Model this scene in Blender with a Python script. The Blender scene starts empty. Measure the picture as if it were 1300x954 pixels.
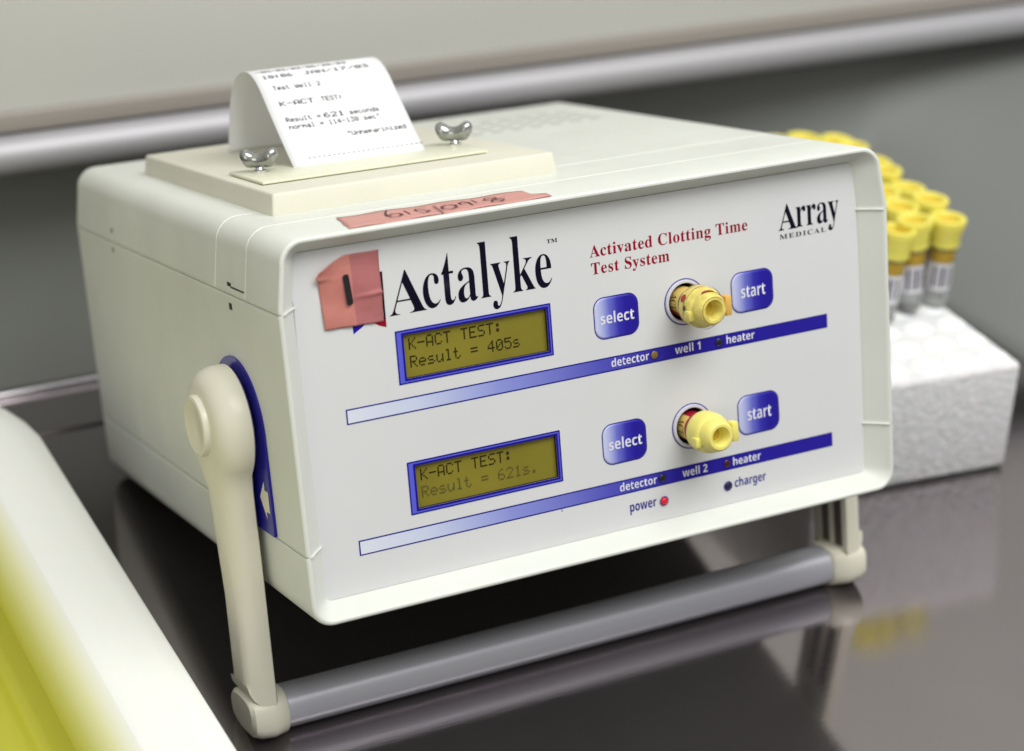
import bpy, bmesh, math, random
from mathutils import Vector, Matrix
random.seed(7)
C = bpy.context.scene.collection
sc = bpy.context.scene

# ------------------------------------------------------------------ camera, world, lights, exposure
TILT = math.radians(14.8)                       # the analyzer leans back on its carry handle
DEV_LOC = Vector((0, 0, .0774))
RW = ((0.88747, -0.45894, 0.04201), (-0.17042, -0.41148, -0.89534), (0.42819, 0.78743, -0.44339))
cam_d = bpy.data.cameras.new('camera'); cam = bpy.data.objects.new('camera', cam_d); C.objects.link(cam)
r, d, f = (Vector(v) for v in RW)
m = Matrix((r, -d, -f)).transposed().to_4x4(); m.translation = Vector((-.2765, -.6701, .5728))
cam.matrix_world = m
cam_d.sensor_width = 36; cam_d.lens = 73.58; cam_d.shift_y = -45/1300
cam_d.clip_start = .02; cam_d.clip_end = 50
cam_d.dof.use_dof = True; cam_d.dof.focus_distance = .900; cam_d.dof.aperture_fstop = 5.4; cam_d.dof.aperture_blades = 7
sc.camera = cam

W_ = bpy.data.worlds.new('World'); sc.world = W_; W_.use_nodes = True
nt = W_.node_tree; bg = nt.nodes['Background']
tc = nt.nodes.new('ShaderNodeTexCoord'); sp = nt.nodes.new('ShaderNodeSeparateXYZ'); rp = nt.nodes.new('ShaderNodeValToRGB')
nt.links.new(tc.outputs['Generated'], sp.inputs[0]); nt.links.new(sp.outputs['Z'], rp.inputs[0]); nt.links.new(rp.outputs[0], bg.inputs[0])
rp.color_ramp.elements[0].position = 0.0; rp.color_ramp.elements[0].color = (.40, .385, .36, 1)
rp.color_ramp.elements[1].position = .75; rp.color_ramp.elements[1].color = (.85, .87, .88, 1)
bg.inputs[1].default_value = .85

def area(name, loc, target, sx, sy, power, col):
    l = bpy.data.lights.new(name, 'AREA'); l.shape = 'RECTANGLE'; l.size = sx; l.size_y = sy; l.energy = power; l.color = col
    o = bpy.data.objects.new(name, l); C.objects.link(o); o.location = loc
    o.rotation_euler = (Vector(target)-Vector(loc)).to_track_quat('-Z', 'Y').to_euler()
area('ceiling_light', (.40, -.70, 1.75), (.15, .1, .1), 1.5, .9, 31, (1, 1, .975))
area('left_fill_light', (-1.5, -1.2, 1.0), (0, 0, .1), .9, .9, 5, (1, .95, .78))  # added warm fill, source unseen, to tint the analyzer's left side
vs = sc.view_settings; vs.view_transform = 'Standard'; vs.look = 'None'; vs.gamma = 1; vs.exposure = 0.0
sc.display_settings.display_device = 'sRGB'
try: sc.cycles.max_bounces = 10; sc.cycles.transmission_bounces = 8; sc.cycles.caustics_reflective = False; sc.cycles.caustics_refractive = False
except Exception: pass

# ------------------------------------------------------------------ materials
MATS = {}
def mat(name, col, rough=.5, metal=0, spec=.5, bump=None, var=None, trans=0, ior=1.45, alpha=1, sss=0, coat=0, emit=None):
    if name in MATS: return MATS[name]
    m = bpy.data.materials.new(name); m.use_nodes = True; n = m.node_tree; b = n.nodes['Principled BSDF']
    b.inputs['Base Color'].default_value = (*col, 1); b.inputs['Roughness'].default_value = rough
    b.inputs['Metallic'].default_value = metal; b.inputs['Specular IOR Level'].default_value = spec
    b.inputs['Transmission Weight'].default_value = trans; b.inputs['IOR'].default_value = ior; b.inputs['Alpha'].default_value = alpha
    b.inputs['Coat Weight'].default_value = coat
    if sss:
        b.inputs['Subsurface Weight'].default_value = sss; b.inputs['Subsurface Scale'].default_value = .004
    if emit:
        b.inputs['Emission Color'].default_value = (*emit[0], 1); b.inputs['Emission Strength'].default_value = emit[1]
    tcn = n.nodes.new('ShaderNodeTexCoord')
    if var:                      # (scale, amount): worn, slightly uneven colour
        nz = n.nodes.new('ShaderNodeTexNoise'); nz.inputs['Scale'].default_value = var[0]; nz.inputs['Detail'].default_value = 6
        n.links.new(tcn.outputs['Object'], nz.inputs['Vector'])
        mr = n.nodes.new('ShaderNodeMapRange'); mr.inputs[1].default_value = .3; mr.inputs[2].default_value = .7
        mr.inputs[3].default_value = 1-var[1]; mr.inputs[4].default_value = 1
        n.links.new(nz.outputs['Fac'], mr.inputs[0])
        mx = n.nodes.new('ShaderNodeMix'); mx.data_type = 'RGBA'; mx.blend_type = 'MULTIPLY'; mx.inputs[0].default_value = 1
        mx.inputs[6].default_value = (*col, 1); n.links.new(mr.outputs[0], mx.inputs[7]); n.links.new(mx.outputs[2], b.inputs['Base Color'])
    if bump:                     # (scale, strength, distance)
        nz = n.nodes.new('ShaderNodeTexNoise'); nz.inputs['Scale'].default_value = bump[0]; nz.inputs['Detail'].default_value = 3
        n.links.new(tcn.outputs['Object'], nz.inputs['Vector'])
        bp = n.nodes.new('ShaderNodeBump'); bp.inputs['Strength'].default_value = bump[1]; bp.inputs['Distance'].default_value = bump[2]
        n.links.new(nz.outputs['Fac'], bp.inputs['Height']); n.links.new(bp.outputs[0], b.inputs['Normal'])
    MATS[name] = m; return m

def grad_mat(name, axis, stops, rough=.4):       # colour gradient along an object axis: stops = [(metres, rgb)]
    m = bpy.data.materials.new(name); m.use_nodes = True; n = m.node_tree; b = n.nodes['Principled BSDF']
    b.inputs['Roughness'].default_value = rough
    t = n.nodes.new('ShaderNodeTexCoord'); s = n.nodes.new('ShaderNodeSeparateXYZ'); mr = n.nodes.new('ShaderNodeMapRange'); cr = n.nodes.new('ShaderNodeValToRGB')
    n.links.new(t.outputs['Object'], s.inputs[0]); n.links.new(s.outputs[axis], mr.inputs[0])
    lo, hi = stops[0][0], stops[-1][0]; mr.inputs[1].default_value = lo; mr.inputs[2].default_value = hi
    n.links.new(mr.outputs[0], cr.inputs[0]); n.links.new(cr.outputs[0], b.inputs['Base Color'])
    b.inputs['Specular IOR Level'].default_value = .2
    e = cr.color_ramp.elements; e.remove(e[1]); e[0].position = 0; e[0].color = (*stops[0][1], 1)
    for p, c in stops[1:]: e.new((p-lo)/(hi-lo)).color = (*c, 1)
    return m

SHELL = mat('shell_plastic', (.695, .71, .655), .42, bump=(1400, .16, .0003), var=(22, .05))
def scuffed(m, scale, lo, hi):
    n = m.node_tree; b = n.nodes['Principled BSDF']; t = n.nodes.new('ShaderNodeTexCoord'); z = n.nodes.new('ShaderNodeTexNoise')
    z.inputs['Scale'].default_value = scale; z.inputs['Detail'].default_value = 8; z.inputs['Distortion'].default_value = 1.5
    r_ = n.nodes.new('ShaderNodeMapRange'); r_.inputs[1].default_value = .35; r_.inputs[2].default_value = .65; r_.inputs[3].default_value = lo; r_.inputs[4].default_value = hi
    n.links.new(t.outputs['Object'], z.inputs['Vector']); n.links.new(z.outputs['Fac'], r_.inputs[0]); n.links.new(r_.outputs[0], b.inputs['Roughness'])
scuffed(SHELL, 35, .36, .50)
CREAM = mat('cream_plastic', (.68, .66, .55), .5, bump=(1600, .10, .0003), var=(30, .05))
HANDLE = mat('handle_plastic', (.74, .71, .585), .38, bump=(1200, .06, .0002), var=(25, .05))
PANEL = mat('panel_overlay', (.655, .66, .665), .42, bump=(2200, .10, .0002), var=(18, .03))
BLACK = mat('black_print', (.006, .005, .015), .45, spec=.05)
NAVY = mat('navy_print', (.015, .010, .24), .4, spec=.05)
BLUE = mat('blue_print', (.018, .010, .30), .38, spec=.05)
MIDBLUE = mat('mid_blue_print', (.10, .11, .62), .38, spec=.05)
RED = mat('crimson_print', (.28, .004, .02), .45, spec=.05)
WHITE = mat('white_print', (.72, .72, .78), .45)
DARK = mat('dark_recess', (.02, .018, .018), .6)
TAPE = mat('salmon_tape', (.55, .20, .165), .55, bump=(260, .35, .0006), var=(60, .18))
TAPE2 = mat('salmon_tape_doubled', (.42, .14, .14), .55, bump=(260, .35, .0006), var=(60, .12))
TAPE3 = mat('pale_salmon_tape', (.60, .29, .255), .6, bump=(260, .25, .0005), var=(60, .12))
INK = mat('marker_ink', (.006, .005, .008), .5)
FADED = mat('faded_marker_ink', (.085, .03, .035), .6)
PAPER = mat('thermal_paper', (.80, .80, .81), .6)
PRINT = mat('receipt_ink', (.025, .025, .04), .6, spec=.1)
BLUEPLATE = mat('blue_plate', (.010, .007, .26), .25)

scuffed(HANDLE, 50, .30, .50); scuffed(PANEL, 60, .34, .52)
# ------------------------------------------------------------------ builders
def link(name, me, material, parent=None, smooth=False):
    o = bpy.data.objects.new(name, me); C.objects.link(o)
    if material and not me.materials: me.materials.append(material)
    if parent: o.parent = parent
    if smooth:
        me.polygons.foreach_set('use_smooth', [True]*len(me.polygons))
    return o
def mesh(name, verts, faces, material, parent=None, smooth=False):
    me = bpy.data.meshes.new(name); me.from_pydata([tuple(v) for v in verts], [], faces); me.validate(); me.update()
    return link(name, me, material, parent, smooth)
def sharp(o, deg=35):
    me = o.data; me.polygons.foreach_set('use_smooth', [True]*len(me.polygons))
    try: me.set_sharp_from_angle(angle=math.radians(deg))
    except Exception: pass
    return o
def frombm(name, bm, material, parent=None, smooth=None):
    bmesh.ops.recalc_face_normals(bm, faces=bm.faces)
    me = bpy.data.meshes.new(name); bm.to_mesh(me); bm.free()
    o = link(name, me, material, parent)
    if smooth: sharp(o, smooth)
    return o
def box(name, lo, hi, material, parent=None, bev=0, seg=3):
    bm = bmesh.new(); bmesh.ops.create_cube(bm, size=1)
    for v in bm.verts: v.co = Vector([lo[i]+(v.co[i]+.5)*(hi[i]-lo[i]) for i in range(3)])
    if bev: bmesh.ops.bevel(bm, geom=list(bm.edges), offset=bev, segments=seg, profile=.5, affect='EDGES')
    return frombm(name, bm, material, parent, 40 if bev else None)
def empty(name, loc=(0, 0, 0), rot=(0, 0, 0)):
    o = bpy.data.objects.new(name, None); C.objects.link(o); o.location = loc; o.rotation_euler = rot; o.empty_display_size = .02
    return o
def tag(o, label=None, cat=None, group=None, kind=None):
    if label: o['label'] = label
    if cat: o['category'] = cat
    if group: o['group'] = group
    if kind: o['kind'] = kind
    return o
AX = {'x': (Vector((0, 1, 0)), Vector((0, 0, 1)), Vector((1, 0, 0))), 'y': (Vector((1, 0, 0)), Vector((0, 0, 1)), Vector((0, 1, 0))), 'z': (Vector((1, 0, 0)), Vector((0, 1, 0)), Vector((0, 0, 1)))}
def lathe(name, prof, center, axis, material, parent=None, n=40, caps=True, ang=35):   # prof: [(radius, along)]
    u, v, w = AX[axis] if isinstance(axis, str) else axis
    c = Vector(center); V = []; F = []
    for (rr, t) in prof:
        for k in range(n):
            a = 2*math.pi*k/n; V.append(c+u*(rr*math.cos(a))+v*(rr*math.sin(a))+w*t)
    for i in range(len(prof)-1):
        for k in range(n):
            F.append((i*n+k, i*n+(k+1) % n, (i+1)*n+(k+1) % n, (i+1)*n+k))
    if caps:
        if prof[0][0] > 1e-6: F.append(tuple(range(n)))
        if prof[-1][0] > 1e-6: F.append(tuple((len(prof)-1)*n+k for k in range(n)))
    me = bpy.data.meshes.new(name); me.from_pydata(V, [], F)
    bm = bmesh.new(); bm.from_mesh(me); bmesh.ops.remove_doubles(bm, verts=bm.verts, dist=1e-7); bmesh.ops.recalc_face_normals(bm, faces=bm.faces); bm.to_mesh(me); bm.free()
    o = link(name, me, material, parent); return sharp(o, ang)
def rrect(x0, x1, z0, z1, r, n=6):
    P = []
    for cx, cz, a0 in ((x1-r, z1-r, 0), (x0+r, z1-r, 90), (x0+r, z0+r, 180), (x1-r, z0+r, 270)):
        for k in range(n+1):
            a = math.radians(a0+90*k/n); P.append((cx+r*math.cos(a), cz+r*math.sin(a)))
    return P
def circ(cx, cz, r, n=48): return [(cx+r*math.cos(2*math.pi*k/n), cz+r*math.sin(2*math.pi*k/n)) for k in range(n)]
PY = .010                                        # depth of the front panel behind the rim
def fill(name, loops, y, material, parent, plane='xz'):   # flat shape with holes
    bm = bmesh.new(); E = []
    for L in loops:
        vs = [bm.verts.new((p[0], y, p[1]) if plane == 'xz' else ((p[0], p[1], y) if plane == 'xy' else (y, p[0], p[1]))) for p in L]
        E += [bm.edges.new((vs[i], vs[(i+1) % len(vs)])) for i in range(len(vs))]
    bmesh.ops.triangle_fill(bm, use_beauty=True, use_dissolve=False, edges=E)
    return frombm(name, bm, material, parent)
def printed(name, poly, layer, material, parent, holes=()):
    return fill(name, [poly, *holes], PY-.00012*layer, material, parent)

def glyphs(s, style):
    base = {'serif': (0x1D400, 0x1D41A, 0x1D7CE), 'sans': (0x1D5D4, 0x1D5EE, 0x1D7EC)}[style]
    t = ''
    for ch in s:
        if 'A' <= ch <= 'Z': t += chr(base[0]+ord(ch)-65)
        elif 'a' <= ch <= 'z': t += chr(base[1]+ord(ch)-97)
        elif '0' <= ch <= '9': t += chr(base[2]+ord(ch)-48)
        else: t += ch
    return t
def lettering(s, style, x0, x1, base, top, y, material, parent, thin=0, space=1.0, name='lettering', slant=0, rawtop=None, remap=None):
    cu = bpy.data.curves.new('t', 'FONT'); cu.body = glyphs(s, style); cu.offset = -thin; cu.resolution_u = 5; cu.space_character = space
    o = bpy.data.objects.new('t', cu); C.objects.link(o)
    dg = bpy.context.evaluated_depsgraph_get(); dg.update()
    me = bpy.data.meshes.new_from_object(o.evaluated_get(dg)); bpy.data.objects.remove(o); bpy.data.curves.remove(cu)
    xs = [v.co.x for v in me.vertices]; ys = [v.co.y for v in me.vertices]
    a, b, t = min(xs), max(xs), (rawtop or max(ys))
    for v in me.vertices:
        X = x0+(v.co.x-a)/(b-a)*(x1-x0); Z = base+v.co.y/t*(top-base)
        if remap:                                # (x-height in, x-height out, descender scale)
            q = v.co.y/t; xi, xo, ds = remap
            q = q*ds if q < 0 else (q/xi*xo if q < xi else xo+(q-xi)/(1-xi)*(1-xo))
            Z = base+q*(top-base)
        v.co = Vector((X+slant*(Z-base), y, Z))
    me.materials.clear(); me.name = name
    return link(name, me, material, parent)

FONT = {'~': '0808080000', ' ': '0000000000', '"': '0007000700', '-': '0808080808', '.': '0060600000', '/': '2010080402', ':': '0036360000', '=': '1414141414',
 '0': '3E5149453E', '1': '00427F4000', '2': '4261514946', '3': '2141454B31', '4': '1814127F10', '5': '2745454539', '6': '3C4A494930', '7': '0171090503', '8': '3649494936', '9': '064949291E',
 'A': '7E1111117E', 'C': '3E41414122', 'E': '7F49494941', 'J': '2040413F01', 'K': '7F08142241', 'N': '7F0408107F', 'R': '7F09192946', 'S': '4649494931', 'T': '01017F0101', 'U': '3F4040403F', 'W': '3F4038403F',
 'a': '2054545478', 'c': '3844444420', 'd': '384444487F', 'e': '3854545418', 'h': '7F08040478', 'i': '00447D4000', 'l': '00417F4000', 'm': '7C04180478', 'n': '7C08040478', 'o': '3844444438',
 'p': '7C14141408', 'r': '7C08040408', 's': '4854545420', 't': '043F444020', 'u': '3C4040207C', 'w': '3C4030403C', 'z': '4464544C44', '_': '4040404040'}
def dots(name, text, fn, material, parent, cell=.86, wide=1):    # dot-matrix writing: fn(u, v) -> point, u in dots to the right, v in dots up
    V = []; F = []
    for i, ch in enumerate(text):
        h = FONT[ch]
        for c in range(5):
            b = int(h[2*c:2*c+2], 16)
            for rr in range(8):
                if b >> rr & 1:
                    u = (i*6+c)*wide; v = 6-rr
                    q = [(u, v), (u+cell*wide, v), (u+cell*wide, v+cell), (u, v+cell)]
                    k = len(V); V += [fn(*p) for p in q]; F.append((k, k+1, k+2, k+3))
    return mesh(name, V, F, material, parent)

# ------------------------------------------------------------------ setting: bench, splashback, wall panel, rail
def bench_material():
    m = bpy.data.materials.new('polished_steel'); m.use_nodes = True; n = m.node_tree; b = n.nodes['Principled BSDF']
    b.inputs['Metallic'].default_value = .95
    t = n.nodes.new('ShaderNodeTexCoord')
    a = n.nodes.new('ShaderNodeTexNoise'); a.inputs['Scale'].default_value = 9; a.inputs['Detail'].default_value = 5
    n.links.new(t.outputs['Object'], a.inputs['Vector'])
    r1 = n.nodes.new('ShaderNodeMapRange'); r1.inputs[1].default_value = .3; r1.inputs[2].default_value = .75; r1.inputs[3].default_value = .06; r1.inputs[4].default_value = .16
    n.links.new(a.outputs['Fac'], r1.inputs[0]); n.links.new(r1.outputs[0], b.inputs['Roughness'])
    c = n.nodes.new('ShaderNodeValToRGB'); c.color_ramp.elements[0].color = (.40, .355, .375, 1); c.color_ramp.elements[1].color = (.48, .44, .45, 1)
    n.links.new(a.outputs['Fac'], c.inputs[0])
    # specks and scratches
    v = n.nodes.new('ShaderNodeTexVoronoi'); v.inputs['Scale'].default_value = 130; n.links.new(t.outputs['Object'], v.inputs['Vector'])
    s = n.nodes.new('ShaderNodeMapRange'); s.inputs[1].default_value = .02; s.inputs[2].default_value = .09; s.inputs[3].default_value = .8; s.inputs[4].default_value = 1
    n.links.new(v.outputs['Distance'], s.inputs[0])
    x = n.nodes.new('ShaderNodeMix'); x.data_type = 'RGBA'; x.blend_type = 'MULTIPLY'; x.inputs[0].default_value = 1
    n.links.new(c.outputs[0], x.inputs[6]); n.links.new(s.outputs[0], x.inputs[7]); n.links.new(x.outputs[2], b.inputs['Base Color'])
    w = n.nodes.new('ShaderNodeTexNoise'); w.inputs['Scale'].default_value = 60; mp = n.nodes.new('ShaderNodeMapping'); mp.inputs['Scale'].default_value = (1, 14, 1); mp.inputs['Rotation'].default_value = (0, 0, .6)
    n.links.new(t.outputs['Object'], mp.inputs[0]); n.links.new(mp.outputs[0], w.inputs['Vector'])
    bp = n.nodes.new('ShaderNodeBump'); bp.inputs['Strength'].default_value = .05; bp.inputs['Distance'].default_value = .0005
    n.links.new(w.outputs['Fac'], bp.inputs['Height']); n.links.new(bp.outputs[0], b.inputs['Normal'])
    return m
STEEL = bench_material()
tag(box('bench_top', (-1.6, -1.3, -.03), (2.4, .392, 0), STEEL, bev=.004), 'dark polished steel bench top reflecting what stands on it', 'bench', kind='structure')
tag(box('bench_lip', (-1.6, .3921, -.03), (2.4, .400, .003), mat('lip_steel', (.55, .52, .54), .22, metal=1), bev=.0028), 'thin bright steel lip along the back edge of the bench', 'bench edge', kind='structure')
GREYWALL = mat('grey_splashback', (.25, .26, .24), .5, bump=(300, .05, .0005), var=(3, .12))
tag(box('splashback', (-1.6, .466, -.6), (2.4, .50, .21), GREYWALL), 'smooth grey splashback behind the bench, shaded under the rail', 'splashback', kind='structure')
tag(box('bench_floor', (-1.6, .4005, -.12), (2.4, .4655, -.11), DARK), 'dark floor of the gap behind the bench', 'floor', kind='structure')
WALLM = mat('greige_wall', (.62, .62, .585), .55, bump=(200, .04, .0005), var=(2.2, .10))
tag(box('wall_panel', (-1.6, .425, .142), (2.4, .53, 1.6), WALLM, bev=.002), 'pale grey-beige wall panel above the steel rail', 'wall panel', kind='structure')
tag(box('wall_trim', (-1.6, .4195, .1490), (2.4, .4248, .1600), mat('trim_brown_grey', (.33, .30, .27), .5), bev=.001), 'narrow brown-grey trim along the foot of the pale wall panel', 'trim', kind='structure')
rail = lathe('wall_rail', [(.0, -2.0), (.0112, -2.0), (.0112, 2.0), (0, 2.0)], (.4, .4175, .137), 'x', mat('rail_steel', (.44, .43, .45), .55, metal=.5, bump=(20, .2, .001)), n=32)
tag(rail, 'long round steel rail running under the pale wall panel', 'rail')
# grey cover sheet: rises from a straight foot line on the bench, back and up to the wall under the rail
def lerp_path(P, t):
    t *= len(P)-1; k = min(int(t), len(P)-2); return Vector(P[k]).lerp(Vector(P[k+1]), t-k)
foot = [(.335, .440, -.05), (.42, .440, -.02), (.49, .430, .0035), (.540, .410, .0035), (.557, .385, .0006), (.557, .30, .0006), (.557, .20, .0006), (.557, .08, .0006), (.557, -.10, .0006), (.557, -.40, .0006)]
head = [(.335, .4600, .119), (.42, .4600, .119), (.50, .4600, .119), (.56, .459, .119), (.62, .458, .120), (.69, .456, .121), (.80, .456, .122), (.95, .456, .122), (1.2, .456, .122), (1.6, .456, .122)]
rows = []
for j in range(57):
    a, b = lerp_path(foot, j/56), lerp_path(head, j/56); row = []
    for i in range(15):
        t = i/14; p = a.lerp(b, t); p.z = a.z+(b.z-a.z)*(t**1.35); row.append(tuple(p))
    rows.append(row)
V = [p for rr in rows for p in rr]; F = [(j*15+i, j*15+i+1, (j+1)*15+i+1, (j+1)*15+i) for j in range(56) for i in range(14)]
o = mesh('cover_sheet', V, F, mat('grey_cover', (.205, .213, .20), .55, bump=(300, .05, .0005), var=(4, .10)), None, True)
md = o.modifiers.new('solid', 'SOLIDIFY'); md.thickness = .001; md.offset = 1
tag(o, 'smooth grey sheet sloping up from the bench to the wall behind the foam block', 'cover sheet')
tag(box('bench_bead', (-1.6, .3425, .0), (.5, .3445, .0009), mat('lip_steel', (.55, .52, .54), .22, metal=1)), 'thin raised bead along the back of the bench top', 'bench edge', kind='structure')
# ------------------------------------------------------------------ analyzer
dev = empty('clotting_analyzer', DEV_LOC, (-TILT, 0, 0))
tag(dev, 'off-white clotting time analyzer with blue and white front panel, propped on its handle', 'medical analyzer')
H = .164; W = .30; D = .30; ZS = .134; ZL = .0315
def sidex(z, dx):                               # left side profile, x as a function of height
    return dx + (.0026*(z-ZS)/(H-ZS) if z > ZS else .0014*(ZS-z)/ZS)
def ring_parts(dx, dz, rt=.0105, rb=.0095, g=.0010):
    """outline split into the three shell pieces; g = seam depth"""
    rt = max(rt-max(dx, dz)*.75, .0025); rb = max(rb-max(dx, dz)*.75, .0025)
    zt = H-dz; zb = dz; xt = sidex(zt, dx); xb = sidex(zb, dx)
    def arc(cx, cz, r, a0, a1, n=8): return [(cx+r*math.cos(math.radians(a0+(a1-a0)*k/n)), cz+r*math.sin(math.radians(a0+(a1-a0)*k/n))) for k in range(n+1)]
    tl = arc(xt+rt, zt-rt, rt, 180, 90); bl = arc(xb+rb, zb+rb, rb, 180, 270)
    def mir(L): return [(W-x, z) for x, z in reversed(L)]
    def seam(z, s): x = sidex(z, dx); return [(x+g, z), (x+g*.9, z+s*.00025), (x+.00012, z+s*.00035), (x, z+s*.0006), (x, z+s*.0018)]
    up = seam(ZS, 1)+[(xt+(sidex(ZS, dx)-xt)*.0015/(zt-rt-ZS), zt-rt-.0015)]+tl
    upper = up+mir(up)
    lo = seam(ZL, -1)+[(xb+(sidex(ZL, dx)-xb)*.0015/(ZL-zb-rb), zb+rb+.0015)]+bl
    lower = lo+mir(lo)
    left = seam(ZL, 1)+list(reversed(seam(ZS, -1)))
    return upper, lower, left, mir(left)
IX = .0103; IZ = .0076
ST = [(.0102, IX, IZ, 0), (.0098, IX-.0002, IZ-.0002, 0), (.0088, IX-.0009, IZ-.0006, 0), (.0040, .0050, .0041, 0), (.0012, .0030, .0028, 0), (.0004, .0024, .0023, 0), (0, .0018, .0018, 0), (0, .0010, .0010, 0), (.0005, .0003, .0003, 0), (.0016, 0, 0, 0),
      (.0378, 0, 0, 0), (.0381, .0004, .0004, 1), (.0389, .0004, .0004, 1), (.0392, 0, 0, 0), (.0752, 0, 0, 0), (.0755, .0004, .0004, 1), (.0763, .0004, .0004, 1), (.0766, 0, 0, 0),
      (.15, 0, 0, 0), (.22, 0, 0, 0)]
RR = .007
for k in range(6):
    a = math.radians(18*k); ST.append((D-RR+RR*math.sin(a), RR*(1-math.cos(a)), RR*(1-math.cos(a)), 0))
def shell(name, sel):
    polys = []
    for (y, dx, dz, only_top) in ST:
        if only_top and sel != 0: dx = dz = 0
        P = ring_parts(dx, dz)
        polys.append((y, [P[i] for i in [sel]]))
    V = []; F = []
    for part in range(len(polys[0][1])):
        off = len(V); n = len(polys[0][1][part])
        for y, pl in polys: V += [(x, y, z) for x, z in pl[part]]
        for i in range(len(polys)-1):
            for k in range(n-1):
                F.append((off+i*n+k, off+i*n+k+1, off+(i+1)*n+k+1, off+(i+1)*n+k))
    o = mesh(name, V, F, SHELL, dev)
    bm = bmesh.new(); bm.from_mesh(o.data); bmesh.ops.remove_doubles(bm, verts=bm.verts, dist=1e-6); bmesh.ops.recalc_face_normals(bm, faces=bm.faces); bm.to_mesh(o.data); bm.free()
    return sharp(o, 26)
shell('upper_shell', 0); shell('bottom_shell', 1); shell('middle_shell', 2); shell('middle_shell', 3)
box('rear_panel', (.006, D-.003, .005), (W-.006, D-.0004, H-.006), SHELL, dev)
# slots, catches and dimples as dark raised pieces, shade put in their colour
def slot(y0, y1, z0, z1, side=0):
    x = sidex((z0+z1)/2, 0)
    return box('slot', (x-.00015, y0, z0), (x+.002, y1, z1), DARK, dev)
for z_ in (.1400, .1303): lathe('dimple', [(.0013, -.0004), (.0011, .0002), (0, .0004)], (sidex(z_, 0)+.0001, .2305, z_), 'x', mat('dimple_shade', (.22, .22, .20), .7), dev, n=16)
slot(.0395, .0560, .1372, .1379); slot(.0560, .0605, .1376, .1392); slot(.0565, .0600, .1275, .1303)
vent_me = None
for j, y in enumerate((.212, .2245, .237, .2495)):
    for i in range(9):
        if vent_me is None:
            o = box('vent_slot', (-.0032, -.0022, -.001), (.0032, .0022, .00012), mat('vent_shade', (.36, .36, .33), .7), dev); vent_me = o.data  # flat block, not an opening; the vent's shade is in its grey
        else:
            o = bpy.data.objects.new('vent_slot', vent_me); C.objects.link(o); o.parent = dev
        o.location = (.172+i*.0118, y, H)
# front panel with cut-outs
LCDS = [(.0937, .1168), (.0365, .0598)]
WELLS = [(.1945, .1061), (.1945, .0485)]
LX0, LX1 = .0572, .1250
holes = [rrect(LX0, LX1, z0+.0021, z1-.0021, .0004) for z0, z1 in LCDS]+[circ(x, z, .0084) for x, z in WELLS]
panel = fill('front_panel', [rrect(IX+.0001, W-IX-.0001, IZ+.0001, H-IZ-.0001, .0030), *holes], PY, PANEL, dev)
box('inner_chassis', (.012, PY+.0300, .012), (W-.012, .25, .14), DARK, dev)
def tube_wall(name, poly, y0, y1, material, parent):
    n = len(poly); V = [(x, y0, z) for x, z in poly]+[(x, y1, z) for x, z in poly]
    return mesh(name, V, [(k, (k+1) % n, n+(k+1) % n, n+k) for k in range(n)], material, parent)
LCDM = mat('lcd_glass', (.235, .20, .024), .3, spec=.3, var=(25, .22))  # uneven tone painted in for a soft glare on the display
LCDI = mat('lcd_segments', (.03, .022, .006), .5, spec=.1)
LCDI2 = mat('lcd_faint_segments', (.10, .080, .010), .5)
TXT = [('K-ACT TEST:', 'Result = 405s'), ('K-ACT TEST:', 'Result = 621s.')]
for k, (z0, z1) in enumerate(LCDS):
    X0, X1 = .0536, .1271
    fr = printed('display_frame', rrect(X0, X1, z0, z1, .0002), 1, MIDBLUE, panel, [holes[k]])
    fl = .00055
    for a, b in (((X0, X1, z0, z1), fl), ((LX0, LX1, z0+.0021, z1-.0021), -fl)):
        if b > 0: o1, o2 = rrect(*a, .0002), rrect(a[0]+b, a[1]-b, a[2]+b, a[3]-b, .0001)
        else: o1, o2 = rrect(a[0]+b*1.6, a[1]-b*1.6, a[2]+b*1.6, a[3]-b*1.6, .0002), rrect(*a, .0004)
        fill('outline', [o1, o2], PY-.00024, NAVY, panel)
    tube_wall('display_well', holes[k], PY, PY+.0018, DARK, panel)
    scr = fill('display_screen', [rrect(LX0-.001, LX1+.001, z0+.001, z1-.001, .0003)], PY+.0017, LCDM, panel)
    for j, t in enumerate(TXT[k]):
        zb = z0+(.0138, .0061)[j]
        dots('lettering', t, lambda u, v, zb=zb: (.0601+u*.000675, PY+.00155, zb+v*.00073), LCDI if j == 0 else (LCDI if k == 0 else LCDI2), panel, cell=.90)
# bars
def bar(z0, z1, x0=.0285, x1=.2706):
    fill('bar_outline', [rrect(x0, x1, z0, z1, .0001)], PY-.00012, NAVY, panel)
    e = .00058
    fill('gradient_bar', [rrect(x0+e, x1-e, z0+e, z1-e, .0001)], PY-.00024, GB, panel)
GB = grad_mat('bar_gradient', 'X', [(.03, (.66, .69, .78)), (.06, (.55, .60, .77)), (.10, (.25, .28, .66)), (.15, (.08, .08, .46)), (.185, (.018, .010, .30)), (.27, (.018, .010, .29))])
bar(.0812, .0878); bar(.0239, .0306)
for k, dz in enumerate((0, -.0575)):
    L = PY-.00036
    lettering('detector', 'sans', .1551, .1743, .0831+dz, .0870+dz, L, WHITE, panel, thin=.005)
    lettering('well '+'12'[k], 'sans', .1879, .2012, .0831+dz, .0870+dz, L, WHITE, panel, thin=.005)
    lettering('heater', 'sans', .2151, .2302, .0831+dz, .0870+dz, L, WHITE, panel, thin=.005)
lettering('power', 'sans', .1597, .1735, .0150, .0184, PY-.0001, NAVY, panel, thin=.0, rawtop=.56)
lettering('charger', 'sans', .2155, .2326, .0150, .0194, PY-.0001, NAVY, panel, thin=.0)
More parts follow.
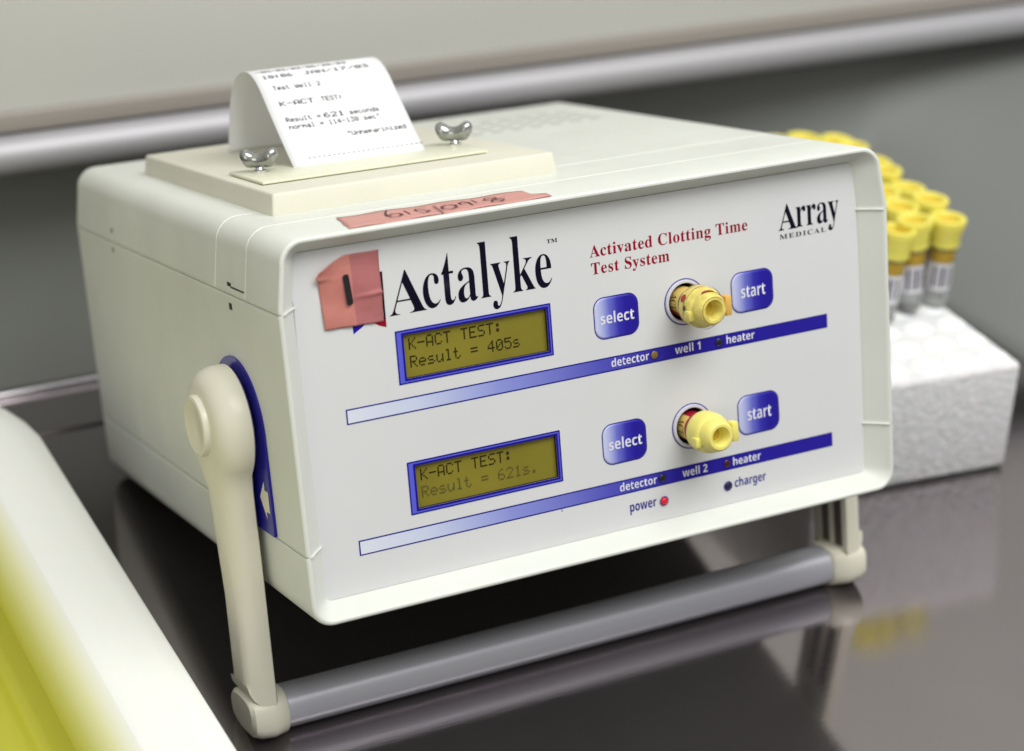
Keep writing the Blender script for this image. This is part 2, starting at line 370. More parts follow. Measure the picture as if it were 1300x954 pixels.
# indicator lights
def led(x, z, m_, dome=.0006):
    fill('lamp_ring', [circ(x, z, .00225, 24), circ(x, z, .0018, 24)], PY-.0005, NAVY, panel)
    o = lathe('indicator_light', [(.0019, .0005), (.0019, -.0001), (.0016, -dome*.6), (.0010, -dome), (0, -dome*1.1)], (x, PY-.0003, z), 'y', m_, panel, n=20, caps=False)
    return o
OFF = mat('unlit_lamp', (.012, .010, .012), .25)
led(.1771, .0848, mat('amber_unlit_lamp', (.20, .13, .03), .3))['label'] = 'amber unlit lamp beside the word detector'
led(.2111, .0846, OFF); led(.1773, .0274, OFF); led(.2118, .0272, mat('dull_red_lamp', (.04, .008, .01), .3)); led(.2117, .0165, mat('navy_lamp', (.012, .010, .05), .3))
led(.1774, .0166, mat('red_lamp', (.55, .008, .02), .2, emit=((1, .02, .05), .12)), .0012)['label'] = 'lit red power lamp'
# buttons
def button(x0, z0, word):
    x1, z1 = x0+.0227, z0+.0190; e = .00045
    g = grad_mat('button_gradient', 'X', [(x0, (.60, .62, .80)), (x0+.0035, (.40, .43, .74)), (x0+.0075, (.14, .15, .56)), (x0+.012, (.035, .03, .38)), (x0+.016, (.018, .010, .30)), (x1, (.016, .009, .27))])
    b = fill('button', [rrect(x0, x1, z0, z1, .0052, 8)], PY-.00012, NAVY, panel)
    # slightly raised pad
    P = rrect(x0+e, x1-e, z0+e, z1-e, .0048, 8); Q = rrect(x0+e+.0006, x1-e-.0006, z0+e+.0006, z1-e-.0006, .0042, 8); n = len(P)
    V = [(x, PY-.0002, z) for x, z in P]+[(x, PY-.00055, z) for x, z in Q]
    mesh('button_pad', V, [(k, (k+1) % n, n+(k+1) % n, n+k) for k in range(n)]+[tuple(range(n, 2*n))], g, b)
    tw = .0170 if word == 'select' else .0130
    cx = (x0+x1)/2+.0002
    lettering(word, 'sans', cx-tw/2, cx+tw/2, z0+.0070, z0+.0122, PY-.00065, WHITE, b, thin=.004)
button(.1479, .0960, 'select'); button(.1478, .0386, 'select'); button(.2190, .0958, 'start'); button(.2190, .0383, 'start')
# wells
for k, (x, z) in enumerate(WELLS):
    fill('well_ring', [circ(x, z, .0106), circ(x, z, .0101)], PY-.00014, NAVY, panel)
    lathe('well_collar', [(.0101, 0), (.0098, -.0009), (.0088, -.0009), (.0084, 0), (.0084, .004)], (x, PY-.0001, z), 'y', mat('collar_white', (.62, .62, .70), .35), panel, n=48, caps=False)
    lathe('well_socket', [(.0084, .0005), (.0082, .020), (0, .020)], (x, PY, z), 'y', DARK, panel, n=40, caps=False)
# printed logo and titles
L1 = PY-.0001
lettering('A', 'serif', .0520, .0692, .1233, .1420, L1, BLACK, panel, thin=.009)
lettering('ctalyke', 'serif', .0680, .1290, .1240, .1482, L1, BLACK, panel, thin=.007, remap=(.70, .605, .78))
lettering('TM', 'serif', .1277, .1328, .1428, .1445, L1, BLACK, panel)
lettering('Activated Clotting Time', 'serif', .1481, .2296, .1334, .1386, L1, RED, panel, space=1.05)
lettering('Test System', 'serif', .1484, .1880, .1257, .1309, L1, RED, panel, space=1.05)
lettering('A', 'serif', .2463, .2563, .1303, .1422, L1, BLACK, panel, thin=.003)
lettering('rray', 'serif', .2560, .2797, .1306, .1401, L1, BLACK, panel, thin=.003)
lettering('MEDICAL', 'serif', .2466, .2722, .1263, .1285, L1, BLACK, panel, space=1.25)
fill('full_stop', [circ(.2744, .1275, .0009, 16)], L1, BLACK, panel)
fill('print_tick', [[(.1252, .0236), (.1256, .0236), (.1256, .0226), (.1252, .0226)]], L1, NAVY, panel)
# old emblem showing from under the tape
fill('emblem_stroke', [[(.0494, .1430), (.0505, .1430), (.0502, .1192), (.0494, .1210)]], PY-.00008, BLACK, panel)
fill('emblem_arc', [[(.0350, .1240), (.0425, .1236), (.0395, .1212), (.0353, .1188)]], PY-.00008, BLUE, panel)
fill('emblem_sweep', [[(.0430, .1240), (.0494, .1240), (.0500, .1194), (.0470, .1205), (.0445, .1222)]], PY-.00009, RED, panel)
# masking tape with a hand-drawn stroke
def sheet(name, poly_rows, material, parent, thick=.0003):
    """grid of points -> thin sheet with thickness"""
    nr, ncol = len(poly_rows), len(poly_rows[0]); V = []
    for rrow in poly_rows: V += rrow
    F = [(i*ncol+j, i*ncol+j+1, (i+1)*ncol+j+1, (i+1)*ncol+j) for i in range(nr-1) for j in range(ncol-1)]
    o = mesh(name, V, F, material, parent)
    o.data.polygons.foreach_set('use_smooth', [True]*len(o.data.polygons))
    md = o.modifiers.new('solid', 'SOLIDIFY'); md.thickness = thick; md.offset = 0
    return o
def tape_point(u, v):                            # u 0..1 across, v 0..1 up
    xl = .0228+(.0214-.0228)*v; xr = .0492+.0002*v
    x = xl+(xr-xl)*u; zt = .1472+.0052*min(1, u*2.2); z = .1228-.0008*u+(zt-.1228+.0008*u)*v
    if u < .22 and v > .80: x -= .0014*(1-u/.22)*(1-abs(v-.9)/.1)
    y = PY-.0006-.0011*math.exp(-((v-.36-.06*u)/.022)**2)*max(0, u-.45)*2-.0028*max(0, (v-.78)/.22)*max(0, (.30-u)/.30)-.0007*math.exp(-((v-.87+.5*u)/.03)**2)*max(0, .35-u)*3
    y -= .0003*math.sin(v*9+u*4)+.0002*math.sin(u*17)
    return (x, y, z)
tp = sheet('masking_tape', [[tape_point(i/30, j/40) for i in range(31)] for j in range(41)], TAPE, panel, .0002)
tp['label'] = 'square of salmon tape with a black pen stroke on the front panel'
tp.data.materials.append(TAPE2)
for p in tp.data.polygons:
    c = sum((tp.data.vertices[i].co for i in p.vertices), Vector())/4
    if c.x > .0370-(c.z-.122)*.03: p.material_index = 1
def stroke(name, pts, w, material, parent, normal, lift=.0003, taper=False):
    """flat pen stroke along pts with round ends; normal is the surface normal"""
    V = []; F = []; N = Vector(normal)
    P = [Vector(p)+N*lift for p in pts]
    for i, p in enumerate(P):
        t = (P[min(i+1, len(P)-1)]-P[max(i-1, 0)]).normalized(); s = t.cross(N)
        ww = w*(.55 if i in (0, len(P)-1) else 1)/2
        V += [p+s*ww, p-s*ww]
    for i in range(len(P)-1): F.append((2*i, 2*i+1, 2*i+3, 2*i+2))
    return mesh(name, V, F, material, parent)
stroke('pen_stroke', [(.0335, PY-.0012, .1445), (.0336, PY-.0012, .1438), (.0340, PY-.0012, .1390), (.0346, PY-.0012, .1322), (.0347, PY-.0012, .1316)], .0027, INK, tp, (0, -1, 0), .0004)
# tape with the date on the top
rows = []
for j in range(7):
    v = j/6; row = []
    for i in range(41):
        u = i/40
        x = (.0345+.0065*v)+(.0893-.0028*v)*u; y = .0020+(.0292-.0050*u)*v
        if i == 0: x += .0003*math.sin(j*2.1)
        if i == 40: x += .0040*(1 if j < 3 else -.4)
        row.append((x, y, H+.0003+.0002*math.sin(u*20+v*3)))
    rows.append(row)
t2 = sheet('date_tape', rows, TAPE3, dev, .00015); t2['label'] = 'strip of pale salmon tape with a handwritten date on the top edge'
def hw(*pts): stroke('handwriting', [(x, y, H+.0007) for x, y in pts], .0010, FADED, t2, (0, 0, 1), .0001)
hw((.0625, .0275), (.0600, .0235), (.0575, .0165), (.0578, .0115), (.0605, .0100), (.0632, .0125), (.0630, .0160), (.0605, .0175), (.0582, .0155))
hw((.0672, .0205), (.0655, .0100))
hw((.0768, .0195), (.0716, .0192), (.0708, .0150), (.0740, .0148), (.0752, .0115), (.0725, .0090), (.0695, .0092))
hw((.0812, .0215), (.0765, .0010))
hw((.0860, .0185), (.0825, .0160), (.0812, .0110), (.0835, .0078), (.0870, .0100), (.0885, .0150), (.0862, .0185))
hw((.0935, .0150), (.0908, .0135), (.0912, .0175), (.0942, .0195), (.0950, .0160), (.0935, .0080))
hw((.0988, .0210), (.0972, .0120))
hw((.1055, .0145), (.1030, .0165), (.1045, .0195), (.1085, .0190), (.1080, .0150), (.1050, .0130), (.1030, .0090), (.1060, .0070), (.1090, .0095), (.1080, .0135), (.1055, .0145))
hw((.1010, .0150), (.1120, .0150))
# ---- printer housing on top
ph = empty('printer_housing', (0, 0, 0)); ph.parent = dev
X0, X1, Y0, Y1, ZT = .0240, .1610, .0600, .2410, .1735
bm = bmesh.new()
b = [bm.verts.new(p) for p in ((X0-.0008, Y0-.0008, H-.001), (X1+.0008, Y0-.0008, H-.001), (X1+.0008, Y1, H-.001), (X0-.0008, Y1, H-.001))]
t = [bm.verts.new(p) for p in ((X0+.0006, Y0+.0006, ZT), (X1-.0006, Y0+.0006, ZT), (X1-.0006, Y1-.001, ZT), (X0+.0006, Y1-.001, ZT))]
bm.faces.new(t); bm.faces.new(b[::-1])
for k in range(4): bm.faces.new((b[k], b[(k+1) % 4], t[(k+1) % 4], t[k]))
bmesh.ops.bevel(bm, geom=[e for e in bm.edges], offset=.0012, segments=3, profile=.5, affect='EDGES')
frombm('housing_block', bm, CREAM, ph, 40)
bm = bmesh.new()
pl = [(.0300, .0860), (.1390, .0835), (.1390, .1270), (.0300, .1300)]
bmv = [bm.verts.new((x, y, ZT+.0004)) for x, y in pl]+[bm.verts.new((x, y, ZT+.0016)) for x, y in pl]
bm.faces.new(bmv[4:]); bm.faces.new(bmv[:4][::-1])
for k in range(4): bm.faces.new((bmv[k], bmv[(k+1) % 4], bmv[4+(k+1) % 4], bmv[4+k]))
bmesh.ops.bevel(bm, geom=list(bm.edges), offset=.0003, segments=2, profile=.5, affect='EDGES')
frombm('tear_plate', bm, mat('plate_cream', (.72, .72, .56), .35), ph, 40)
CLEAR = mat('wing_metal', (.42, .43, .41), .12, metal=.85, var=(500, .35))
def thumb_knob(x, y):
    dirn = Vector((.76, -.65, 0)).normalized(); c = Vector((x, y, ZT+.0016))
    mb = bpy.data.metaballs.new('k'); mb.resolution = .0008; mb.render_resolution = .0008; mb.threshold = .1
    # two rounded wings joined over a short stem, grown as one surface
    sections = []
    N = 26; K = 16; V = []; F = []
    up = Vector((0, 0, 1)); nrm = dirn.cross(up)
    for i in range(N+1):
        s = -1+2*i/N
        q = abs(s)
        cz = .0052+.0030*q**1.6
        rad_z = .0034+.0010*math.exp(-((q-.62)/.28)**2); rad_n = .0026+.0010*math.exp(-((q-.6)/.3)**2)
        e = math.sqrt(max(0, 1-max(0, (q-.60)/.40)**2)); rad_z *= e; rad_n *= e
        for k in range(K):
            a = 2*math.pi*k/K
            V.append(c+dirn*(s*.0092)+up*(cz+rad_z*math.sin(a))+nrm*(rad_n*math.cos(a)))
    for i in range(N):
        for k in range(K): F.append((i*K+k, i*K+(k+1) % K, (i+1)*K+(k+1) % K, (i+1)*K+k))
    bpy.data.metaballs.remove(mb)
    me = bpy.data.meshes.new('thumb_knob'); me.from_pydata(V, [], F)
    bm = bmesh.new(); bm.from_mesh(me); bmesh.ops.remove_doubles(bm, verts=bm.verts, dist=1e-5); bmesh.ops.recalc_face_normals(bm, faces=bm.faces); bm.to_mesh(me); bm.free()
    o = link('thumb_knob', me, CLEAR, ph, True)
    lathe('knob_collar', [(0, 0), (.0034, 0), (.0034, .0008), (.0022, .0012), (.0018, .0022), (0, .0022)], c, 'z', mat('chrome', (.75, .75, .74), .12, metal=1), ph, n=24)
    return o
thumb_knob(.0405, .1175); thumb_knob(.1365, .1135)
# ---- carry handle
def arm(sgn):
    """sgn -1 left, +1 right; built in the frame of the analyzer"""
    base = 0 if sgn < 0 else W
    def X(d): return base+sgn*d
    a = empty('handle_arm'); a.parent = dev
    yc, zc = .0625, .077
    # outline (y, z) of the arm: round head narrowing to a straight limb
    hr = .0262; pts = []
    yl, yh = .0465, .0752
    a0 = math.degrees(math.asin((yh-yc)/hr)); a1 = math.degrees(math.asin((yc-yl)/hr))
    for k in range(33):
        an = math.radians(-90+a0+5+(360-a0-a1-10)*k/32); pts.append((yc+hr*math.cos(an), zc+hr*math.sin(an)))
    left = [(yl, zc-hr-.002), (yl, .0), (yl, -.038), (yl+.0004, -.0475)]; right = [(yh-.0004, -.0475), (yh, -.038), (yh, 0), (yh, zc-hr-.002)]
    poly = pts+left+right
    # inset versions for the rounded outer side
    cx = sum(p[0] for p in poly)/len(poly)
    def off(d):
        out = []; n = len(poly)
        for i in range(n):
            p0, p1, p2 = Vector(poly[i-1]), Vector(poly[i]), Vector(poly[(i+1) % n])
            t_ = (p2-p0).normalized(); nn = Vector((-t_.y, t_.x))
            out.append((p1.x+nn.x*d, p1.y+nn.y*d))
        return out
    lv = [(.0022, .0012), (.0030, .0), (.0085, 0), (.0115, .0012), (.0140, .0035), (.0155, .0068), (.0160, .0095)]
    V = []; n = len(poly)
    def thick(z): t_ = min(1, max(0, (z-.042)/.013)); t_ = t_*t_*(3-2*t_); return .88+.24*t_
    for dx, ins in lv:
        V += [(X(dx*thick(z)), y, z) for y, z in off(ins)]
    F = [(i*n+k, i*n+(k+1) % n, (i+1)*n+(k+1) % n, (i+1)*n+k) for i in range(len(lv)-1) for k in range(n)]
    F += [tuple(range(n)), tuple((len(lv)-1)*n+k for k in range(n))]
    me = bpy.data.meshes.new('arm_body'); me.from_pydata(V, [], F)
    bm = bmesh.new(); bm.from_mesh(me); bmesh.ops.recalc_face_normals(bm, faces=bm.faces); bm.to_mesh(me); bm.free()
    sharp(link('arm_body', me, HANDLE, a), 45)
    w = Vector((sgn, 0, 0))
    lathe('pivot_cap', [(.0135, .0165), (.0135, .0192), (.0130, .0204), (.0118, .0208), (.0112, .0204), (0, .0206)], (base, yc, zc+.002), (Vector((0, 1, 0)), Vector((0, 0, 1)), w), HANDLE, a, n=40, caps=False)
    return a
arm(-1); ra = arm(1)
for y0_, y1_ in ((.0500, .0560), (.0610, .0665)):
    box('rib_pocket', (W+.0016, y0_, -.044), (W+.0024, y1_, -.006), mat('pocket_shade', (.10, .09, .08), .7), ra)  # dark box on the inner face, colour stands in for pocket shade
# grip
def section_loft(name, secs, material, parent, n=28):
    V = []; F = []
    for (x, yc, zc, ry, rz, pw) in secs:
        for k in range(n):
            a = 2*math.pi*k/n; c, s = math.cos(a), math.sin(a)
            V.append((x, yc+ry*math.copysign(abs(c)**pw, c), zc+rz*math.copysign(abs(s)**pw, s)))
    for i in range(len(secs)-1):
        for k in range(n): F.append((i*n+k, i*n+(k+1) % n, (i+1)*n+(k+1) % n, (i+1)*n+k))
    F += [tuple(range(n)), tuple((len(secs)-1)*n+k for k in range(n))]
    me = bpy.data.meshes.new(name); me.from_pydata(V, [], F)
    bm = bmesh.new(); bm.from_mesh(me); bmesh.ops.recalc_face_normals(bm, faces=bm.faces); bm.to_mesh(me); bm.free()
    return sharp(link(name, me, material, parent), 40)
GY, GZ = .0608, -.0550
section_loft('handle_grip', [(.0035, GY, GZ, .0108, .0095, .85), (.2960, GY, GZ, .0108, .0095, .85)], mat('grey_grip', (.42, .42, .46), .38, metal=.3, bump=(900, .15, .0003)), dev)
for b_, s_ in ((0, -1), (W, 1)):
    section_loft('grip_end', [(b_-s_*.004, GY, GZ, .0110, .0097, .8), (b_-s_*.0032, GY, GZ, .0118, .0102, .7), (b_+s_*.004, GY, GZ+.0004, .0150, .0106, .6), (b_+s_*.0100, GY, GZ+.0008, .0152, .0102, .6), (b_+s_*.0130, GY, GZ+.0014, .0148, .0094, .62), (b_+s_*.0146, GY, GZ+.0026, .0130, .0070, .7)], HANDLE, dev)
# blue plate behind the handle pivot, with an arrow
for b_, s_ in ((0, -1), (W, 1)):
    yc, zc = .0625, .0762; pr = .0300
    P = [(yc+pr*math.cos(math.radians(a)), zc+pr*math.sin(math.radians(a))) for a in range(0, 181, 6)]+[(yc-pr, .0325), (yc+pr, .0325)]
    n = len(P)
    V = [(b_+s_*(-.0010), y, z) for y, z in P]+[(b_+s_*.0004, y, z) for y, z in P]
    pl_ = mesh('pivot_plate', V, [tuple(range(n)), tuple(range(n, 2*n))]+[(k, (k+1) % n, n+(k+1) % n, n+k) for k in range(n)], BLUEPLATE, dev)
    A = [(.0385, .0560), (.0450, .0478), (.0385, .0390), (.0385, .0425), (.0345, .0425), (.0345, .0520), (.0385, .0520)]
    fill('arrow', [A], b_+s_*.00055, mat('arrow_cream', (.70, .68, .58), .4), pl_, 'yz')
for x in (.03, .27):
    lathe('rear_foot', [(.006, 0), (.006, -.006), (0, -.006)], (x, .285, .0002), 'z', mat('foot_rubber', (.05, .05, .05), .8), dev, n=20)

# ------------------------------------------------------------------ receipt curling out of the printer
rec = empty('paper_receipt', DEV_LOC, (-TILT, 0, 0))
tag(rec, 'curled white paper receipt printed with the test result, arching out of the printer', 'receipt')
PTS = [(.1150, .1748), (.1230, .1818), (.1310, .1895), (.1417, .2000), (.1496, .2080), (.1568, .2130), (.1640, .2153), (.1720, .2150), (.1812, .2120), (.1900, .2045), (.1965, .1930), (.2010, .1820), (.2035, .1737)]
def catmull(P, m=10):
    out = []
    for i in range(len(P)-1):
        p0, p1, p2, p3 = P[max(i-1, 0)], P[i], P[i+1], P[min(i+2, len(P)-1)]
        for k in range(m):
            t = k/m
            out.append(tuple(.5*((2*p1[a])+(-p0[a]+p2[a])*t+(2*p0[a]-5*p1[a]+4*p2[a]-p3[a])*t*t+(-p0[a]+3*p1[a]-3*p2[a]+p3[a])*t**3) for a in (0, 1)))
    out.append(P[-1]); return out
CV = catmull(PTS); LEN = [0]
for a, b in zip(CV, CV[1:]): LEN.append(LEN[-1]+math.hypot(b[0]-a[0], b[1]-a[1]))
def on_paper(u, s, lift=0):                      # u metres across, s metres along the sheet from its lower front edge
    i = 0
    while i < len(LEN)-2 and LEN[i+1] < s: i += 1
    t = (s-LEN[i])/(LEN[i+1]-LEN[i]); a, b = CV[i], CV[i+1]
    n = Vector((-(b[1]-a[1]), b[0]-a[0])).normalized()
    y = a[0]+(b[0]-a[0])*t+n.x*lift; z = a[1]+(b[1]-a[1])*t+n.y*lift
    return (.0560+u, y-.0028*u/.064, z)
TOT = LEN[-1]; ns = 64
rows = [[on_paper(.0645*i/8, min(TOT*j/ns, TOT-1e-6)) for i in range(9)] for j in range(ns+1)]
sheet('paper_sheet', rows, PAPER, rec, .00012)
def line(text, s, u0, w, h, wide=1):
    dots('lettering', text, lambda u, v: on_paper(u0+u*w, s+v*h, .00016), PRINT, rec, cell=1.25, wide=wide)
dw, dh = .00033, .00036
line('~'*24, .0035, .0085, .00040, dh)
line('"Unheparinized', .0148, .0318, .00035, .00040)
line('normal = 114-138 sec"', .0228, .0060, .00036, .00040)
line('Result =', .0272, .0060, .00036, .00040); line('621', .0272, .0245, .00034, .00042, 1.75); line('seconds', .0272, .0372, .00036, .00040)
line('K-ACT', .0370, .0062, .00034, .00040, 1.7); line('TEST:', .0370, .0268, .00036, .00040)
line('Test Well 2', .0466, .0062, .00036, .00040)
line('18:06', .0550, .0040, .00034, .00040, 1.5); line('JAN/17/03', .0550, .0245, .00034, .00040, 1.8)
line('-SN/03/02/06/28/03', .0610, .0030, .00042, .00038)

# ------------------------------------------------------------------ tubes
YEL = mat('yellow_cap', (.86, .77, .13), .38, sss=.15, var=(60, .08))
YELP = mat('pale_yellow_cap', (.84, .76, .20), .36, sss=.15, var=(60, .05))
ORG = mat('orange_stopper', (.72, .48, .04), .45)
GLASS = mat('tube_plastic', (.80, .82, .82), .12, trans=.75, ior=1.3)
DRIED = mat('dried_blood', (.36, .02, .012), .3)
CRIM = mat('crimson_label', (.30, .006, .02), .4)
LABY = mat('yellow_label', (.72, .52, .16), .45)
def well_tube(x, z, dirty):
    o = empty('test_tube', (0, 0, 0)); c = DEV_LOC+Matrix.Rotation(-TILT, 3, 'X') @ Vector((x, PY, z)); o.location = c; o.rotation_euler = (-TILT, 0, 0)
    lathe('tube_body', [(.0066, .018), (.0066, -.012)], (0, 0, 0), 'y', GLASS, o, n=32)
    lab = lathe('tube_label', [(.00672, .010), (.00672, -.0105)], (0, 0, 0), 'y', LABY, o, n=40, caps=False)
    band = (-.0045, -.0090)
    if dirty: lathe('label_band', [(.0069, -.0055), (.0071, -.0060), (.0071, -.0085), (.0069, -.0090)], (0, 0, 0), 'y', mat('charcoal_band', (.035, .025, .045), .4), lab, n=40, caps=False)
    else:
        lathe('label_band', [(.00682, band[0]), (.00682, band[1])], (0, 0, 0), 'y', CRIM, lab, n=40, caps=False)
        # crimson flash running up the label
        V = []; K = 10
        for k in range(K+1):
            a = math.radians(60+60*k/K); V += [(.00682*math.cos(a), .009-.010*0, .00682*math.sin(a)), (.00682*math.cos(a), -.005, .00682*math.sin(a))]
        mesh('label_flash', V, [(2*k, 2*k+1, 2*k+3, 2*k+2) for k in range(K)], CRIM, lab)
    # letters wrapped on the label
    def wrap(txt, a0, y0, h, m_):
        t_ = lettering(txt, 'serif', 0, 1, 0, 1, 0, m_, lab, thin=.01)
        xs = [v.co.x for v in t_.data.vertices]
        for v in t_.data.vertices:
            a = math.radians(a0)-v.co.x*1.05; yy = y0-v.co.z*h
            v.co = Vector((-.00688*math.cos(a), yy, .00688*math.sin(a)))
    lab.data.materials[0] = LABY
    wrap('ACT', 40, .0012, .0046, mat('label_ink', (.05, .035, .01), .5))
    Y_ = mat('golden_cap', (.83, .71, .18), .36, sss=.15, var=(300, .30)) if dirty else YELP
    cap = [(.0062, -.0085), (.0083, -.0086), (.0091, -.0096), (.0093, -.0110), (.0093, -.0155), (.0090, -.0172), (.0083, -.0186), (.0080, -.0188), (.0079, -.0196), (.0073, -.0222), (.0066, -.0240), (.0058, -.0246), (.0046, -.0246), (.0041, -.0240), (.0036, -.0185), (0, -.0180)]
    cp = lathe('tube_cap', cap, (0, 0, 0), 'y', Y_, o, n=48, caps=False)
    lathe('cap_recess', [(.0034, -.0182), (0, -.0183)], (0, -.0002, 0), 'y', mat('ochre_recess', (.62, .42, .03), .5), cp, n=24, caps=False)
    box('cap_lug', (.0078, -.0218, -.0045), (.0112, -.0168, .0045), mat('orange_lug', (.72, .42, .10), .35) if dirty else Y_, cp, bev=.0007, seg=2)
    box('cap_lug', (-.0100, -.0195, -.0046), (-.0068, -.0150, .0000), Y_, cp, bev=.0007, seg=2)
    if dirty:
        def arc(r_, y_, a0, a1, w_, m_=DRIED):
            V = []; K = 18
            for k in range(K+1):
                a = math.radians(a0+(a1-a0)*k/K); ww = w_*(.4+.6*math.sin(math.pi*k/K)); rr_ = r_
                V += [(rr_*math.cos(a), y_-ww, rr_*math.sin(a)), (rr_*math.cos(a), y_+ww, rr_*math.sin(a))]
            mesh('blood_smear', V, [(2*k, 2*k+1, 2*k+3, 2*k+2) for k in range(K)], m_, cp)
        arc(.0093, -.0150, 35, 150, .00045); arc(.0093, -.0135, -30, 70, .0003); arc(.0078, -.0205, -10, 120, .0004); arc(.0093, -.0155, 180, 330, .0005)
        arc(.0081, -.0200, 62, 112, .0014); arc(.0095, -.0125, 138, 160, .0018); arc(.0095, -.0178, 200, 300, .0004, mat('ochre_line', (.35, .16, .03), .4))
        arc(.0095, -.0112, 60, 130, .0003, MATS['ochre_line']); arc(.0095, -.0140, 150, 215, .00025, MATS['ochre_line']); arc(.0081, -.0200, -80, 20, .0006); arc(.0095, -.0104, 200, 320, .0004); arc(.0095, -.0165, 20, 75, .0005, MATS['ochre_line'])
        arc(.0095, -.0150, 168, 182, .0009, mat('dark_smear', (.05, .02, .02), .4)); arc(.0060, -.02465, 0, 300, .0002, MATS['ochre_line'])
        for k in range(7): arc(.0070, .0045-.0016*k, 185+k*4, 225+k*5, .0005)
    return o
tag(well_tube(*WELLS[0], True), 'yellow-capped test tube streaked with dried blood, in the upper well', 'test tube', 'test tubes in the wells')
tag(well_tube(*WELLS[1], False), 'clean yellow-capped test tube with crimson label band, in the lower well', 'test tube', 'test tubes in the wells')

# ------------------------------------------------------------------ foam rack with tubes
ANG = math.radians(-5)
FO = Vector((.4600, .0985, 0))                   # front right foot of the block
fb = empty('foam_block', FO, (0, 0, ANG))
tag(fb, 'white polystyrene foam block with round sockets, holding yellow-capped tubes', 'foam block')
FOAM = mat('polystyrene', (.80, .79, .80), .8, sss=.2, bump=(230, .7, .0016), var=(120, .12))
bm = bmesh.new(); bmesh.ops.create_cube(bm, size=1)
FW, FD, FH = .128, .245, .0655
for v in bm.verts: v.co = Vector(((v.co.x-.5)*FW, (v.co.y+.5)*FD, (v.co.z+.5)*FH)); v.co.x *= 1+(.0 if v.co.z > .01 else -.03)
bmesh.ops.bevel(bm, geom=list(bm.edges), offset=.0035, segments=4, profile=.5, affect='EDGES')
frombm('foam_body', bm, FOAM, fb, 50)
soc = None; PIT = .0265
for j in range(11):
    for i in range(5):
        x, y = -.0110-i*.0215, .0130+j*.0215
        if soc is None:
            o = lathe('socket', [(.0092, 0), (.0086, .0006), (.0072, .0013), (.0050, .0019), (.0025, .0022), (0, .0023)], (0, 0, 0), 'z', mat('socket_bright_white', (.90, .90, .90), .8, sss=.2, bump=(300, .6, .001)), fb, n=24, caps=False); soc = o.data  # raised dome, made whiter than the foam to look more brightly lit
        else: o = bpy.data.objects.new('socket', soc); C.objects.link(o); o.parent = fb
        o.location = (x, y, FH-.0003)
GOLD = mat('gold_band', (.56, .36, .03), .4, var=(700, .6)); LABW = mat('white_label', (.72, .71, .74), .5)
first = None
names = {0: 'nearest the viewer', 1: 'second', 2: 'third', 3: 'fourth', 4: 'fifth', 5: 'rearmost'}
def rack_tube():
    o = empty('test_tube', (0, 0, 0))
    lathe('tube_body', [(.0070, .010), (.0070, .048)], (0, 0, 0), 'z', GLASS, o, n=28)
    lb = lathe('tube_label', [(.00715, .0200), (.00715, .0372)], (0, 0, 0), 'z', LABW, o, n=36, caps=False)
    lathe('gold_band', [(.0073, .0368), (.0074, .0372), (.0074, .0440), (.0073, .0444)], (0, 0, 0), 'z', GOLD, lb, n=36, caps=False)
    for a0, w_ in ((-160, 14), (-136, 5), (-122, 16), (-96, 5), (-82, 12)):
        V = []
        for k in range(4):
            a = math.radians(a0+w_*k/3); V += [(.00722*math.cos(a), .00722*math.sin(a), .0222), (.00722*math.cos(a), .00722*math.sin(a), .0350)]
        mesh('barcode_bar', V, [(2*k, 2*k+1, 2*k+3, 2*k+2) for k in range(3)], mat('barcode_ink', (.03, .02, .06), .5), lb)
    cp = lathe('tube_cap', [(.0072, .0455), (.0082, .0460), (.0086, .0480), (.0094, .0560), (.0105, .0590), (.0107, .0618), (.0103, .0628), (.0080, .0630), (.0072, .0622), (.0066, .0585), (0, .0580)], (0, 0, 0), 'z', YEL, o, n=36, caps=False)
    lathe('stopper', [(.0058, .0583), (.0050, .0600), (.0030, .0604), (0, .0596)], (0, 0, 0), 'z', ORG, cp, n=24, caps=False)
    lathe('cap_ring', [(.0087, .0470), (.0090, .0474), (.0090, .0484), (.0088, .0488)], (0, 0, 0), 'z', YEL, cp, n=36, caps=False)
    return o
ORD = ['front', 'second', 'third', 'fourth', 'fifth', 'sixth', 'rearmost']
COLN = ['right-hand', 'middle', 'left-hand']
rnd = random.Random(3)
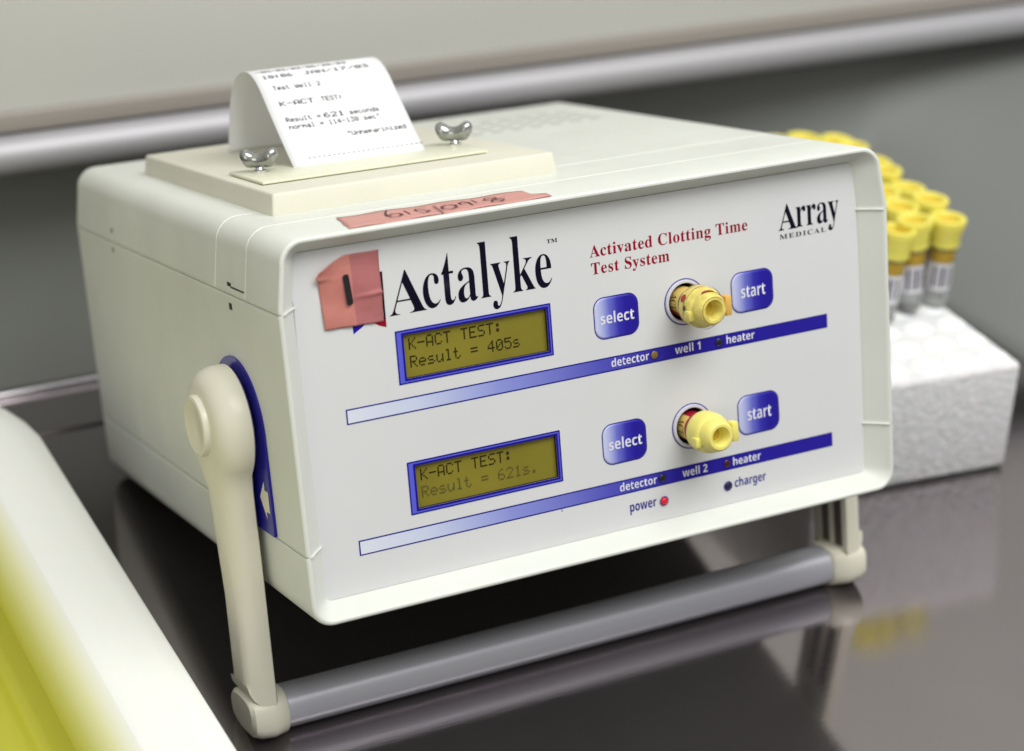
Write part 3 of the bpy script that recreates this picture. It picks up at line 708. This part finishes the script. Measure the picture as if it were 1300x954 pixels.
for j in range(7):
    for i in range(3):
        lx = -.0080-i*.0208+(.0015 if j == 0 and i else 0); ly = .0775+j*.0215-(.004*i if j == 0 else 0)
        if first is None: o = rack_tube(); first = o
        else:
            o = first.copy(); C.objects.link(o)
            for ch in first.children:
                c = ch.copy(); C.objects.link(c); c.parent = o
                for g in ch.children: q = g.copy(); C.objects.link(q); q.parent = c
        p = Matrix.Rotation(ANG, 3, 'Z') @ Vector((lx, ly, 0))
        dzz = rnd.uniform(-.0025, .003)
        o.location = FO+p+Vector((0, 0, FH-.0058+dzz)); o.rotation_euler = (math.radians(rnd.uniform(-4, 4)), math.radians(rnd.uniform(-1, 4.5)), ANG+rnd.uniform(-.5, .5))
        tag(o, 'yellow-capped tube in the foam block, %s row from the viewer, %s of its row' % (ORD[j], COLN[i]), 'test tube', 'yellow-capped tubes standing in the foam block')

# ------------------------------------------------------------------ white tray with yellow lining at the near left
tray = empty('plastic_tray', (-.10, .10, 0)); tag(tray, 'white plastic tray with yellow-green inside, at the near left of the bench', 'tray')
base_poly = [(-.0415, -.25), (-.0412, .262), (-.0440, .280), (-.0490, .296), (-.0580, .315), (-.078, .345), (-.30, .345), (-.30, -.25)]
def inset(P, d):
    n = len(P); out = []
    for i in range(n):
        a, b, c = Vector(P[i-1]), Vector(P[i]), Vector(P[(i+1) % n])
        e1 = (b-a).normalized(); e2 = (c-b).normalized(); n1 = Vector((-e1.y, e1.x)); n2 = Vector((-e2.y, e2.x))
        bis = (n1+n2).normalized(); k = 1/max(.35, bis.dot(n1)); out.append(tuple(b+bis*(d*k)))
    return out
def tray_loft(name, lv, material, floor=True):
    V = []; n = len(base_poly)
    for ins, z in lv: V += [(x+.10, y-.10, z) for x, y in inset(base_poly, ins)]
    F = [(i*n+k, i*n+(k+1) % n, (i+1)*n+(k+1) % n, (i+1)*n+k) for i in range(len(lv)-1) for k in range(n)]
    if floor: F.append(tuple((len(lv)-1)*n+k for k in range(n)))
    o = mesh(name, V, F, material, tray); return sharp(o, 40)
tray_loft('tray_rim', [(.004, .0), (.0015, .040), (.0, .0425), (.0, .0445), (.0012, .0455), (.014, .0465), (.026, .0463), (.032, .0456), (.0350, .0444), (.0375, .0300), (.042, .0100)], mat('tray_white', (.80, .80, .76), .45, sss=.1))
tray_loft('inner_wall', [(.0345, .0448), (.038, .0430), (.042, .0402), (.047, .0360), (.0535, .0285)], grad_mat('wall_gradient', 'Z', [(.028, (.40, .385, .03)), (.034, (.52, .51, .14)), (.040, (.68, .67, .38)), (.0448, (.78, .78, .70))]), False)  # fades from white at the rim to yellow-green lower down
tray_loft('tray_lining', [(.0520, .0302), (.055, .0265), (.0590, .0220), (.0615, .0205), (.0635, .0205), (.066, .0220), (.071, .0260), (.084, .0270)], mat('yellow_green_plastic', (.38, .37, .03), .40))
